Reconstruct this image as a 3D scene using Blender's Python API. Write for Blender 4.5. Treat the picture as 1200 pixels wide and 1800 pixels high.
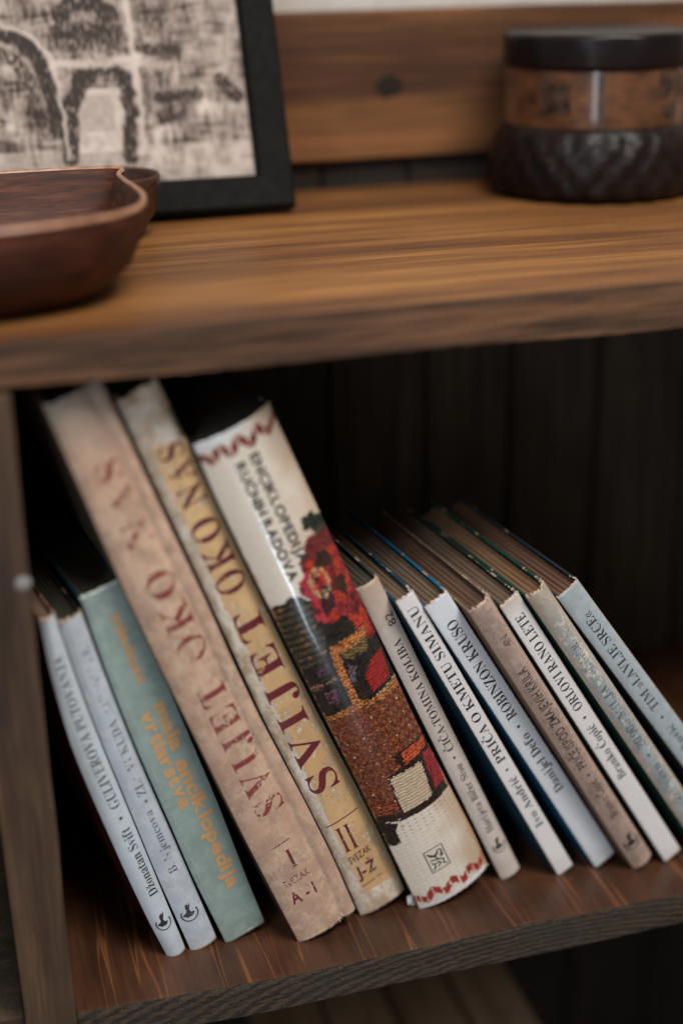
import bpy, bmesh, math, random
from mathutils import Vector, Matrix, noise
random.seed(7)
for o in list(bpy.data.objects): bpy.data.objects.remove(o)
SC = bpy.context.scene
COL = SC.collection
R = math.radians

# ------------------------------------------------------------ camera, light, exposure
cam = bpy.data.cameras.new('camera'); cam.sensor_fit = 'VERTICAL'; cam.sensor_height = 36.0
cam.lens = 2550/1800*36.0; cam.clip_start = .02; cam.clip_end = 60
co = bpy.data.objects.new('camera', cam); COL.objects.link(co); SC.camera = co
CX = (0.95942, -0.28129, -0.01964); CD = (-0.11993, -0.34400, -0.93128); CF = (0.25521, 0.89584, -0.36378)
m = Matrix(((CX[0], -CD[0], -CF[0]), (CX[1], -CD[1], -CF[1]), (CX[2], -CD[2], -CF[2]))).to_4x4()
m.translation = (-0.16982, -0.61489, 0.51078)
co.matrix_world = m
cam.dof.use_dof = True; cam.dof.focus_distance = 0.775; cam.dof.aperture_fstop = 1.75
cam.dof.aperture_blades = 9

world = bpy.data.worlds.new('World'); SC.world = world; world.use_nodes = True
bg = world.node_tree.nodes['Background']; bg.inputs[0].default_value = (1.0, .90, .80, 1); bg.inputs[1].default_value = .17

def area(name, loc, target, size, size_y, power, color):
    l = bpy.data.lights.new(name, 'AREA'); l.shape = 'RECTANGLE'; l.size = size; l.size_y = size_y
    l.energy = power; l.color = color
    o = bpy.data.objects.new(name, l); COL.objects.link(o); o.location = loc
    o.rotation_euler = (Vector(target)-Vector(loc)).to_track_quat('-Z', 'Y').to_euler()
area('ceiling_window_light', (.36, -.92, 2.0), (.10, .05, .15), 1.0, .8, 46, (1.0, .94, .87))
area('window_light', (-1.05, -1.05, 1.35), (.06, .0, .15), .22, .9, 8, (.78, .89, 1.0))
area('low_streak_light', (.125, -.97, -.36), (.04, .03, .2), .045, .18, .9, (.72, .86, 1.0))  # added narrow light, aimed to put a streak on the embroidered spine
area('fill_streak_light', (-.74, -1.78, .36), (.2, .2, .40), .30, 1.0, 4.2, (.90, .94, 1.0))  # added front fill, made tall and narrow to streak the jar

vs = SC.view_settings
try: SC.display_settings.display_device = 'sRGB'
except Exception: pass
vs.view_transform = 'Standard'; vs.look = 'None'; vs.exposure = 0.0; vs.gamma = 1.0
SC.cycles.use_denoising = True
SC.cycles.max_bounces = 8; SC.cycles.transparent_max_bounces = 16

# ------------------------------------------------------------ node helpers
def srgb(r, g, b):
    f = lambda c: (c/255/12.92) if c/255 <= .04045 else ((c/255+.055)/1.055)**2.4
    return (f(r), f(g), f(b), 1)

class N:
    def __init__(s, name):
        s.m = bpy.data.materials.new(name); s.m.use_nodes = True; s.t = s.m.node_tree
        s.b = s.t.nodes['Principled BSDF']; s.out = s.t.nodes['Material Output']
        s.tc = s.t.nodes.new('ShaderNodeTexCoord')
    def link(s, a, b): s.t.links.new(a, b)
    def set(s, sock, v):
        if hasattr(v, 'links') or hasattr(v, 'is_linked'): s.link(v, sock)
        else: sock.default_value = v
    @property
    def obj(s): return s.tc.outputs['Object']
    def map(s, scale=(1,1,1), loc=(0,0,0), rot=(0,0,0), v=None):
        n = s.t.nodes.new('ShaderNodeMapping'); s.link(v or s.obj, n.inputs[0])
        n.inputs['Scale'].default_value = scale; n.inputs['Location'].default_value = loc; n.inputs['Rotation'].default_value = rot
        return n.outputs[0]
    def noise(s, scale, v=None, detail=4, rough=.55, dist=0.0):
        n = s.t.nodes.new('ShaderNodeTexNoise'); s.link(v or s.obj, n.inputs['Vector'])
        n.inputs['Scale'].default_value = scale; n.inputs['Detail'].default_value = detail
        n.inputs['Roughness'].default_value = rough; n.inputs['Distortion'].default_value = dist
        return n.outputs['Fac']
    def voro(s, scale, v=None):
        n = s.t.nodes.new('ShaderNodeTexVoronoi'); s.link(v or s.obj, n.inputs['Vector']); n.inputs['Scale'].default_value = scale
        return n.outputs['Distance']
    def wave(s, scale, v=None, dist=2, kind='BANDS', dr='X', ds=1.0, detail=2):
        n = s.t.nodes.new('ShaderNodeTexWave'); s.link(v or s.obj, n.inputs['Vector']); n.wave_type = kind
        if kind == 'BANDS': n.bands_direction = dr
        else: n.rings_direction = dr
        n.inputs['Scale'].default_value = scale; n.inputs['Distortion'].default_value = dist
        n.inputs['Detail'].default_value = detail; n.inputs['Detail Scale'].default_value = ds
        return n.outputs['Fac']
    def ramp(s, f, pts, lin=True):
        n = s.t.nodes.new('ShaderNodeValToRGB'); s.link(f, n.inputs[0]); e = n.color_ramp.elements
        if not lin: n.color_ramp.interpolation = 'EASE'
        while len(e) < len(pts): e.new(.5)
        for i, (p, c) in enumerate(pts):
            e[i].position = p; e[i].color = c if isinstance(c, tuple) else (c, c, c, 1)
        return n.outputs[0]
    def mix(s, f, a, b, mode='MIX'):
        n = s.t.nodes.new('ShaderNodeMix'); n.data_type = 'RGBA'; n.blend_type = mode
        s.set(n.inputs[0], f); s.set(n.inputs[6], a); s.set(n.inputs[7], b)
        return n.outputs[2]
    def math(s, op, a, b=0.0, c=0.0, clamp=False):
        n = s.t.nodes.new('ShaderNodeMath'); n.operation = op; n.use_clamp = clamp
        s.set(n.inputs[0], a); s.set(n.inputs[1], b)
        if op in ('MULTIPLY_ADD', 'COMPARE', 'SMOOTH_MIN'): s.set(n.inputs[2], c)
        return n.outputs[0]
    def sep(s, v=None):
        n = s.t.nodes.new('ShaderNodeSeparateXYZ'); s.link(v or s.obj, n.inputs[0]); return n.outputs
    def bump(s, h, strength=.3, dist=.001, prev=None):
        n = s.t.nodes.new('ShaderNodeBump'); s.link(h, n.inputs['Height']); n.inputs['Strength'].default_value = strength
        n.inputs['Distance'].default_value = dist
        if prev: s.link(prev, n.inputs['Normal'])
        return n.outputs[0]
    def fin(s, col, rough=.5, nrm=None, spec=None, coat=None):
        s.set(s.b.inputs['Base Color'], col); s.set(s.b.inputs['Roughness'], rough)
        if nrm: s.link(nrm, s.b.inputs['Normal'])
        if spec is not None: s.b.inputs['Specular IOR Level'].default_value = spec
        if coat: s.b.inputs['Coat Weight'].default_value = coat; s.b.inputs['Coat Roughness'].default_value = .25
        return s.m

def wood(name, dark, mid, light, axis='X', grain=60, rough=.55, knots=False, coat=0, seed=0, bumps=.25, contrast=1.0, bands=0, bandk=1.0):
    n = N(name)
    st = {'X': (1, 14, 14), 'Y': (14, 1, 14), 'Z': (14, 14, 1)}[axis]
    v = n.map(st, loc=(seed*3.1, seed*1.7, seed*.9))
    g1 = n.noise(grain*.12, v, 6, .6, .6)
    g2 = n.noise(grain*.7, v, 4, .7)
    big = n.noise(5, n.map((1, 1, 1), loc=(seed, 0, seed)), 3)
    col = n.ramp(g1, [(.5-.2/contrast, dark), (.5, mid), (.5+.2/contrast, light)])
    col = n.mix(n.ramp(g2, [(.35, 0.0), (.75, .55)]), col, dark)
    col = n.mix(n.ramp(big, [(.35, 0.0), (.7, .5)]), col, dark)
    if bands:
        bd = n.noise(bands, n.map(tuple(1 if k > 1 else .06 for k in st), loc=(seed*.3, seed, seed*2)), 3, .5, .3)
        col = n.mix(n.ramp(bd, [(.34, .7*bandk), (.52, 0.0)]), col, dark); col = n.mix(n.ramp(bd, [(.50, 0.0), (.66, .8*bandk)]), col, light)
    pv = n.noise(1, n.map({'X': (14, 800, 800), 'Y': (800, 14, 800), 'Z': (800, 800, 14)}[axis]), 3, .6)
    col = n.mix(n.ramp(pv, [(.50, 0.0), (.66, .55)]), col, tuple(q*.5 for q in dark[:3])+(1,)); col = n.mix(n.ramp(pv, [(.28, .3), (.42, 0.0)]), col, light)
    nb = n.bump(g2, bumps, .0006); nb = n.bump(pv, .35, .0003, nb); nb = n.bump(g1, bumps, .0015, nb)
    return n.fin(col, n.ramp(g2, [(.2, rough-.1), (.8, rough+.15)]), nb, .35, coat)

# ------------------------------------------------------------ mesh helpers
def tag(o, label=None, cat=None, group=None, kind=None):
    if label: o['label'] = label
    if cat: o['category'] = cat
    if group: o['group'] = group
    if kind: o['kind'] = kind
    return o
def empty(name, loc=(0,0,0), rot=(0,0,0), **k):
    o = bpy.data.objects.new(name, None); COL.objects.link(o); o.location = loc; o.rotation_euler = rot
    o.empty_display_size = .02
    return tag(o, **k)
def mesh(name, verts, faces, mat, parent=None, smooth=False, **k):
    me = bpy.data.meshes.new(name); me.from_pydata([tuple(v) for v in verts], [], faces); me.update()
    if mat: me.materials.append(mat)
    if smooth:
        for p in me.polygons: p.use_smooth = True
    o = bpy.data.objects.new(name, me); COL.objects.link(o)
    if parent: o.parent = parent
    return tag(o, **k)
def frombm(name, bm, mat, parent=None, smooth=False, **k):
    me = bpy.data.meshes.new(name); bm.to_mesh(me); bm.free()
    if mat: me.materials.append(mat)
    if smooth:
        for p in me.polygons: p.use_smooth = True
    o = bpy.data.objects.new(name, me); COL.objects.link(o)
    if parent: o.parent = parent
    return tag(o, **k)
def boxbm(lo, hi, bev=0.0, cuts=0, jit=0.0, seg=2):
    bm = bmesh.new(); bmesh.ops.create_cube(bm, size=1)
    for v in bm.verts:
        v.co = Vector([lo[i]+(v.co[i]+.5)*(hi[i]-lo[i]) for i in range(3)])
    if bev: bmesh.ops.bevel(bm, geom=bm.edges[:], offset=bev, segments=seg, profile=.6, affect='EDGES')
    if cuts: 
        ax = max(range(3), key=lambda i: hi[i]-lo[i])
        for i in range(1, cuts):
            p = [0,0,0]; p[ax] = lo[ax]+(hi[ax]-lo[ax])*i/cuts; nn = [0,0,0]; nn[ax] = 1
            bmesh.ops.bisect_plane(bm, geom=bm.verts[:]+bm.edges[:]+bm.faces[:], plane_co=p, plane_no=nn)
    if jit:
        for v in bm.verts:
            v.co += Vector((noise.noise(v.co*23), noise.noise(v.co*23+Vector((9,0,0))), noise.noise(v.co*23+Vector((0,9,0)))))*jit
    return bm
def box(name, lo, hi, mat, parent=None, bev=0.0, cuts=0, jit=0.0, **k):
    return frombm(name, boxbm(lo, hi, bev, cuts, jit), mat, parent, **k)
def lathe(name, prof, mat, parent=None, seg=64, mod=None, loc=(0,0,0), **k):
    vs_, fs = [], []
    for i, (r, z) in enumerate(prof):
        for j in range(seg):
            a = 2*math.pi*j/seg; rr = r*(mod(a, z, i) if mod else 1)
            vs_.append((loc[0]+rr*math.cos(a), loc[1]+rr*math.sin(a), loc[2]+z))
    for i in range(len(prof)-1):
        for j in range(seg):
            j2 = (j+1) % seg; fs.append((i*seg+j, i*seg+j2, (i+1)*seg+j2, (i+1)*seg+j))
    return mesh(name, vs_, fs, mat, parent, smooth=True, **k)

# ------------------------------------------------------------ lettering: one flat mesh per line, laid on the curved spine
_gc = {}
def glyph(ch, off):
    key = (ch, off)
    if key in _gc: return _gc[key]
    cu = bpy.data.curves.new('glyph', 'FONT'); cu.body = ch; cu.offset = off; cu.resolution_u = 3
    ob = bpy.data.objects.new('glyph', cu); COL.objects.link(ob)
    bpy.context.view_layer.update()
    me = bpy.data.meshes.new_from_object(ob.evaluated_get(bpy.context.evaluated_depsgraph_get()))
    vv = [(v.co.x, v.co.y) for v in me.vertices]; ff = [tuple(p.vertices) for p in me.polygons]
    bpy.data.objects.remove(ob); bpy.data.curves.remove(cu); bpy.data.meshes.remove(me)
    if vv:
        x0 = min(v[0] for v in vv); vv = [(x-x0, y) for x, y in vv]; w = max(v[0] for v in vv)
    else: w = .2
    _gc[key] = (vv, ff, w); return _gc[key]
def serif(c):
    if 'A' <= c <= 'Z': return chr(0x1D400+ord(c)-65)
    if 'a' <= c <= 'z': return chr(0x1D41A+ord(c)-97)
    if '0' <= c <= '9': return chr(0x1D7CE+ord(c)-48)
    return c
BASE = {'Č':('C','v'),'Ć':('C','a'),'č':('c','v'),'ć':('c','a'),'ž':('z','v'),'Ž':('Z','v'),'š':('s','v'),'Š':('S','v')}
def line(text, font='serif', off=None, gap=.07, space=.30):
    """text -> verts, faces, width, cap height, in em units"""
    if off is None: off = -.006 if font == 'serif' else 0.0
    V, Fc = [], []; x = 0
    cap = max(v[1] for v in glyph(serif('H') if font == 'serif' else 'H', off)[0])
    for ch in text:
        if ch == ' ': x += space; continue
        if ch == '•':
            r = .13; cx = x+r+.02; cy = cap*.42; b = len(V)
            V += [(cx+r*math.cos(a*math.pi/6), cy+r*math.sin(a*math.pi/6)) for a in range(12)]; Fc.append(tuple(range(b, b+12)))
            x += 2*r+.04+gap; continue
        base, mark = BASE.get(ch, (ch, None))
        vv, ff, w = glyph(serif(base) if font == 'serif' else base, off)
        b = len(V); V += [(x+a, c) for a, c in vv]; Fc += [tuple(b+i for i in f) for f in ff]
        if mark:
            t = max(c for a, c in vv)+.05; m_ = x+w/2; b = len(V)
            if mark == 'v':
                V += [(m_-.15, t+.17), (m_-.09, t+.17), (m_, t+.07), (m_+.09, t+.17), (m_+.15, t+.17), (m_+.03, t), (m_-.03, t)]
                Fc += [(b, b+6, b+2, b+1), (b+6, b+5, b+2), (b+2, b+5, b+4, b+3)]
            else:
                V += [(m_-.05, t), (m_+.01, t), (m_+.15, t+.17), (m_+.05, t+.17)]; Fc.append((b, b+1, b+2, b+3))
        x += w+gap
    return V, Fc, x-gap, cap
def place(bk, name, text, mode, start, end, basex, capmm, mat, font='serif', off=None, gap=.07, space=.30, label=None, arch=0, slant=0):
    """start,end along the spine in mm from the bottom; basex = baseline position across in mm"""
    V, Fc, w, cap = line(text, font, off, gap, space)
    sx = abs(end-start)/w; sy = capmm/cap; out = []
    for x, y in V:
        yy = y*sy + (arch*(1-(2*x/w-1)**2) if arch else 0) + slant*x*sx; xx = x*sx
        if mode == 'up': out.append((basex-yy, start+xx))
        elif mode == 'down': out.append((basex+yy, start-xx))
        else: out.append((start+xx, basex+yy))
    return decal(bk, name, out, Fc, mat, label)
def decal(bk, name, pts, faces, mat, label=None):
    bm = bmesh.new(); vs_ = [bm.verts.new((x*.001, 0, z*.001)) for x, z in pts]
    for f in faces:
        try: bm.faces.new([vs_[i] for i in f])
        except ValueError: pass
    n = bk['cuts_n']; W = bk['Wd']
    for i in range(1, n):
        bmesh.ops.bisect_plane(bm, geom=bm.verts[:]+bm.edges[:]+bm.faces[:], plane_co=(W*i/n, 0, 0), plane_no=(1, 0, 0))
    for v in bm.verts: v.co.y = bk['surf'](v.co.x, v.co.z)-.00013
    bm.normal_update()
    for f in bm.faces:
        if f.normal.y > 0: f.normal_flip()
    return frombm(name, bm, mat, bk['spine'], label=label)

def ink(name, col, wear=.0, scale=900, rough=.5, fade=0.0, grad=None):
    n = N(name)
    c = n.mix(n.ramp(n.noise(300, None, 3), [(.3, 0.0), (.8, .35)]), col, (col[0]*1.6+.01, col[1]*1.6+.01, col[2]*1.6+.01, 1))
    n.fin(c, rough)
    if wear > 0 or fade > 0:
        a = n.noise(scale, None, 5, .7); b = n.noise(scale*.12, None, 3)
        s_ = n.math('ADD', n.math('MULTIPLY', a, .6), n.math('MULTIPLY', b, .4))
        if grad:
            z = n.sep()[2]; g = n.math('MULTIPLY', n.math('SUBTRACT', z, grad[0]), grad[1], clamp=True)
            s_ = n.math('SUBTRACT', s_, n.math('MULTIPLY', g, grad[2]))
        t = .28+.34*wear
        mask = n.ramp(s_, [(t-.02, 0.0), (t+.02, 1.0-fade)])
        n.link(mask, n.b.inputs['Alpha'])
    return n.m

# ------------------------------------------------------------ books
def spine_mat(name, base, edge, W, H, dirt=.3, rough=.4, coat=.15, top=None, toplen=.012, blot=None, speck=0.0, wearedge=.0006, dirtcol=None, scuff=0.0, scuffcol=None, edges=True):
    n = N(name); x, y, z = n.sep()
    big = n.noise(28, None, 5, .6); fine = n.noise(420, None, 4, .7); mid = n.noise(120, None, 5, .65)
    dc = dirtcol or tuple(c*.62 for c in base[:3])+(1,)
    col = n.mix(n.math('MULTIPLY', n.ramp(mid, [(.40, 0.0), (.66, 1.0)]), dirt), base, dc)
    col = n.mix(n.math('MULTIPLY', n.ramp(n.noise(55, n.map((1, 1, 1), loc=(3, 1, 2)), 6, .75), [(.47, 0.0), (.56, 1.0)]), dirt*.7), col, tuple(c*.8 for c in dc[:3])+(1,))
    if blot: col = n.mix(n.ramp(big, [(.45, 0.0), (.62, .75)]), col, blot)
    if speck:
        col = n.mix(n.ramp(n.noise(900, None, 2), [(.66, 0.0), (.72, speck)]), col, dc)
    if scuff:
        sc = n.math('MULTIPLY', n.ramp(n.noise(230, n.map((1, 1, .45)), 6, .78), [(.54, 0.0), (.59, 1.0)]), scuff)
        col = n.mix(sc, col, scuffcol or (.75, .72, .68, 1))
    ex = n.math('MINIMUM', x, n.math('SUBTRACT', W, x))
    if not edges: ex = n.math('ADD', n.math('MULTIPLY', x, 0), 1.0)
    ez = n.math('MINIMUM', z, n.math('SUBTRACT', H, z))
    wn = n.math('MULTIPLY', n.math('SUBTRACT', fine, .32), wearedge*6)
    em = n.math('GREATER_THAN', wn, ex); em2 = n.math('GREATER_THAN', n.math('MULTIPLY', n.math('SUBTRACT', mid, .3), wearedge*12), ez)
    mk = n.math('MULTIPLY', n.math('MAXIMUM', em, em2), .75)
    col = n.mix(mk, col, edge)
    if top:
        tm = n.math('MULTIPLY_ADD', n.math('SUBTRACT', z, H-toplen), 1/toplen, n.math('MULTIPLY', n.math('SUBTRACT', big, .5), 1.5), clamp=True)
        col = n.mix(n.math('MULTIPLY', tm, .85), col, top)
    nb = n.bump(mid, .35, .0006); nb = n.bump(fine, .2, .0002, nb)
    return n.fin(col, n.ramp(mid, [(.3, rough-.08), (.7, rough+.15)]), nb, .4, coat)

def cover_mat(name, col, H, edge=(.30, .22, .16, 1), wear=1.0, rough=.5):
    n = N(name); x, y, z = n.sep(); mid = n.noise(70, None, 6, .65)
    ez = n.math('MINIMUM', z, n.math('SUBTRACT', H, z))
    e = n.math('MINIMUM', ez, y)
    msk = n.math('GREATER_THAN', n.math('MULTIPLY', n.math('SUBTRACT', mid, .60), .016*wear), e)
    c = n.mix(n.ramp(n.noise(60, None, 4), [(.4, 0.0), (.7, .4)]), col, tuple(c*.5 for c in col[:3])+(1,))
    return n.fin(n.mix(msk, c, edge), rough+.25, n.bump(mid, .2, .0004), .2)

def page_mat(name, a, b):
    n = N(name)
    f = n.noise(1, n.map((2600, 25, 25)), 3, .6); g = n.noise(50, None, 4)
    m_ = tuple((p+q)/2 for p, q in zip(a, b)); c = n.mix(.45, n.ramp(f, [(.3, a), (.7, b)]), m_); c = n.mix(n.ramp(g, [(.4, 0.0), (.7, .45)]), c, a)
    return n.fin(c, .85, n.bump(f, .5, .0004), .1)

def make_book(label, pose, Dp, bulge, smat, cmat, pmat, pw=3.0, board=.0013, fray=.0004, profile=None, group=None, nx=20, nz=120, spine_over=0.0, notch=None, chips=6, chipmat=None, recess=.0028, fb=.0003, smooth=True, back=None):
    X, Y, tilt, yaw, W, H = pose
    root = empty('book', (X, Y, .0002), (0, -R(tilt), R(yaw)), label=label, cat='book', group=group)
    if profile is None: profile = lambda u: -bulge*(1-abs(2*u-1)**pw)
    def surf(x, z):
        u = min(1, max(0, x/W)); 
        return profile(u) + .00012*noise.noise(Vector((x*70, z*45, X*40)))
    V, Fc = [], []
    for j in range(nz+1):
        for i in range(nx+1):
            u = i/nx; t = j/nz
            uu = .5-.5*math.cos(math.pi*u) if nx > 10 else u
            x = uu*W; z = t*H
            if j == nz: z += fray*noise.noise(Vector((x*900, 3, X*90)))*2 + spine_over
            if j == nz-1: z += spine_over*.7
            if j == 0: z = max(0, fb*(1+noise.noise(Vector((x*900, 7, X*90)))*2))
            y = surf(x, z)
            if notch: x, y, z = notch(x, y, z, uu, t)
            V.append((x, y, z))
    for j in range(nz):
        for i in range(nx):
            a = j*(nx+1)+i; Fc.append((a, a+1, a+nx+2, a+nx+1))
    sp = mesh('spine', V, Fc, smat, root, smooth=smooth)
    so = sp.modifiers.new('thickness', 'SOLIDIFY'); so.thickness = .0007; so.offset = -1
    # boards
    for k, (x0, x1, nm) in enumerate(((0, board, 'front_cover'), (W-board, W, 'back_cover'))):
        bm = bmesh.new(); n1, n2 = 24, 24
        g = {}
        for s in (0, 1):
            for a in range(n1+1):
                for b in range(n2+1):
                    y = .0004+(Dp-.0004)*a/n1; z = H*b/n2
                    e = 0
                    if b in (0, n2): e = .0005*abs(noise.noise(Vector((y*300, b, X*30+k))))
                    x = (x0 if s == 0 else x1) + .0003*noise.noise(Vector((y*20, z*20, k+X*10)))
                    g[s, a, b] = bm.verts.new((x, y, z + (e if b == 0 else -e)))
        for a in range(n1):
            for b in range(n2):
                bm.faces.new([g[0, a, b], g[0, a, b+1], g[0, a+1, b+1], g[0, a+1, b]])
                bm.faces.new([g[1, a, b], g[1, a+1, b], g[1, a+1, b+1], g[1, a, b+1]])
        for b in range(n2):
            bm.faces.new([g[0, 0, b], g[1, 0, b], g[1, 0, b+1], g[0, 0, b+1]]); bm.faces.new([g[0, n1, b], g[0, n1, b+1], g[1, n1, b+1], g[1, n1, b]])
        for a in range(n1):
            bm.faces.new([g[0, a, 0], g[0, a+1, 0], g[1, a+1, 0], g[1, a, 0]]); bm.faces.new([g[0, a, n2], g[1, a, n2], g[1, a+1, n2], g[0, a+1, n2]])
        frombm(nm, bm, cmat, root)
    # pages: separate leaves standing at slightly different heights
    t0, t1 = board+.0002, W-board-.0002; nl = max(6, int((t1-t0)/.00036)); V, Fc = [], []
    for i in range(nl):
        a = t0+(t1-t0)*i/nl; b = t0+(t1-t0)*(i+.93)/nl; h = H-recess+random.uniform(-.00016, .00016)
        ns = 6
        for s in range(ns+1):
            y = .0009+(Dp-.004-.0009)*s/ns; w_ = .0003*math.sin(i*.9+s*.5)+random.uniform(-.0001, .0001)
            V += [(a, y, .0015), (b, y, .0015), (b, y, h+w_), (a, y, h+w_)]
        o = len(V)-4*(ns+1)
        for s in range(ns):
            p, q = o+4*s, o+4*s+4
            Fc += [(p+3, p+2, q+2, q+3), (p, q, q+1, p+1)]
            if i in (0, nl-1): Fc += [(p, p+3, q+3, q), (p+1, q+1, q+2, p+2)]
        Fc += [(o, o+1, o+2, o+3), (o+4*ns, o+4*ns+3, o+4*ns+2, o+4*ns+1)]
    mesh('page_block', V, Fc, pmat, root)
    if chips:
        V, Fc = [], []
        for i in range(chips):
            side = random.random()
            cx, cy, cz = (W-random.uniform(0, .0012), random.uniform(-.0003, .012)*random.random(), H) if side < .7 else (random.uniform(0, W), surf(W/2, H)+.0004, H+spine_over)
            b = len(V); r = random.uniform(.0005, .0013)
            c = Vector((cx, cy, cz)); V.append(c+Vector((0, 0, r*.6)))
            kk = random.choice((4, 5, 6)); a0 = random.random()*6
            for q in range(kk):
                an = a0+q*2*math.pi/kk; rr = r*random.uniform(.5, 1.2)
                V.append(c+Vector((rr*.6*math.cos(an), rr*math.sin(an), -random.uniform(0, .0004))))
            for q in range(kk): Fc.append((b, b+1+q, b+1+(q+1) % kk))
        mesh('worn_paper', V, Fc, chipmat or CHIP, root, label='torn paper fibres at the worn corner')
    return dict(root=root, spine=sp, surf=surf, Wd=W, H=H, cuts_n=14 if bulge > .002 else 8, bulge=bulge)

CHIP = None
n = N('torn_paper'); CHIP = n.fin(n.mix(n.ramp(n.noise(900), [(.4, 0.0), (.6, 1.0)]), (.62, .5, .42, 1), (.38, .27, .2, 1)), .9)
PG = page_mat('aged_pages', (.11, .072, .048, 1), (.27, .185, .13, 1))
PGD = page_mat('shade_dark_pages', (.035, .03, .026, 1), (.09, .075, .062, 1))  # page colour darkened for the shade under the upper shelf
BLK = (.018, .02, .022, 1)

def emblem(bk, x, z, r, mat):
    """publisher's mark: an open ring with a winged bird"""
    pts, fc = [], []
    def ring(cx, cz, r0, r1, a0, a1, k=16):
        b = len(pts)
        for i in range(k+1):
            a = a0+(a1-a0)*i/k; c, s_ = math.cos(a), math.sin(a)
            pts.append((cx+r0*c, cz+r0*s_)); pts.append((cx+r1*c, cz+r1*s_))
        for i in range(k): fc.append((b+2*i, b+2*i+1, b+2*i+3, b+2*i+2))
    ring(x, z-r*.15, r*.84, r*.98, math.pi*.8, math.pi*2.15)
    for k in range(4):
        a = 1.15+k*.22; L_ = r*(1.9-.18*k); b = len(pts); w = r*.15
        ox, oz = x-r*.35+k*r*.16, z-r*.25+k*r*.02
        ca, sa = math.cos(a), math.sin(a)
        pts += [(ox-w*sa, oz+w*ca), (ox+w*sa, oz-w*ca), (ox+L_*ca*.8+w*.7*sa, oz+L_*sa*.8-w*.7*ca), (ox+L_*ca, oz+L_*sa), (ox+L_*ca*.7-w*sa, oz+L_*sa*.7+w*ca)]
        fc.append((b, b+1, b+2, b+3, b+4))
    b = len(pts); pts += [(x-r*.8, z-r*.1), (x-r*.3, z-r*.5), (x+r*.3, z-r*.45), (x+r*.6, z-r*.05), (x+r*.1, z+r*.1), (x-r*.4, z+r*.15)]; fc.append(tuple(range(b, b+6)))
    return decal(bk, 'emblem', pts, fc, mat)

G1 = 'books leaning in a row on the lower shelf'
WHITE = (.66, .655, .66, 1); BLUEW = (.50, .56, .61, 1); TAN = (.40, .27, .18, 1)
iblk = ink('black_print', (.02, .02, .022, 1), wear=.12, scale=1400)
iblk2 = ink('worn_black_print', (.035, .035, .04, 1), wear=.42, scale=1100)
ifade = ink('faded_print', (.10, .115, .13, 1), wear=.5, scale=900, fade=.25)
ibrown = ink('thin_dark_print', (.045, .035, .03, 1), wear=.2, scale=1300)

def nz0(i): return noise.noise(Vector((i*.31, 2, 5)))
def lerp_tab(tab, z):
    for (z0, v0), (z1, v1) in zip(tab, tab[1:]):
        if z <= z1: return v0+(v1-v0)*max(0, (z-z0))/(z1-z0)
    return tab[-1][1]
def bow(bk, Lt, Rt):
    """bend the whole book sideways: left and right joint positions (mm) at heights (mm)"""
    W = bk['Wd']
    def sm(tab, z): return sum(lerp_tab(tab, z+d) for d in (-12, -6, 0, 6, 12))/5
    def go(o):
        for c in o.children:
            if c.type == 'MESH':
                for v in c.data.vertices:
                    z = v.co.z*1000; a, b_ = sm(Lt, z), sm(Rt, z); v.co.x = (a+(v.co.x/W)*(b_-a))*.001
            go(c)
    bpy.context.view_layer.update(); go(bk['root'])
# 1 - slim bluish white book
P = (-0.0867, 0.0344, 13.1, 9.7, 0.0125, 0.2215)
b = make_book('slim bluish white book leftmost in the row, black title and bird emblem at its foot', P, .132, .0028,
    spine_mat('spine_pale_blue', (.54, .61, .67, 1), TAN, P[4], P[5], .15, edges=False), cover_mat('cover_dark_red', (.09, .018, .014, 1), P[5]), PG, pw=2.2, group=G1, chips=8)
place(b, 'title_lettering', 'Džonatan Svift', 'up', 45, 92, 10.4, 4.6, iblk, slant=.014)
place(b, 'title_lettering', '•', 'up', 98, 100, 9.6, 4.5, iblk)
place(b, 'title_lettering', 'GULIVEROVA PUTOVANJA', 'up', 106, 200, 9.9, 4.8, iblk2, slant=.018)
emblem(b, 6.6, 26.0, 4.6, iblk)
bow(b, [(0, -.8), (20, -3.4), (60, -6.0), (92, -7.4), (122, -8.6), (151, -9.0), (188, -6.2), (201, -4.9), (222, -1)], [(0, 9.4), (52, 7.9), (83, 7.0), (113, 6.1), (142, 5.2), (183, 4.8), (222, 6.2)])
# 2 - worn pale spine
P = (-0.0721, 0.0361, 14.9, 9.7, 0.0150, 0.2200)
b = make_book('worn pale blue-grey book second from the left, title rubbed almost away, scuffed foot', P, .132, .0022,
    spine_mat('spine_worn_blue', (.52, .57, .63, 1), TAN, P[4], P[5], .3, blot=(.42, .48, .56, 1), scuff=.5, scuffcol=(.62, .63, .64, 1), edges=False), cover_mat('cover_slate', (.03, .035, .04, 1), P[5]), PGD, pw=2.2, fray=.0012, group=G1, chips=14)
place(b, 'title_lettering', 'B. Njemcova', 'up', 56, 99, 10.4, 4.6, ifade)
place(b, 'title_lettering', '• ZLA VUKUDA', 'up', 104, 158, 11.4, 5.0, ifade)
place(b, 'title_lettering', 'BIJESNI VUK', 'up', 163, 202, 11.4, 5.0, ink('ghost_print', (.16, .19, .22, 1), wear=.6, scale=700, fade=.4))
emblem(b, 7.0, 27, 5.0, iblk2)
bow(b, [(0, -2.6), (56, -4.1), (117, -3.9), (146, -3.9), (187, -3.2), (222, -.8)], [(0, 12.8), (45, 12.1), (80, 11.3), (108, 10.4), (138, 9.9), (179, 10.1), (222, 10.9)])
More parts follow.
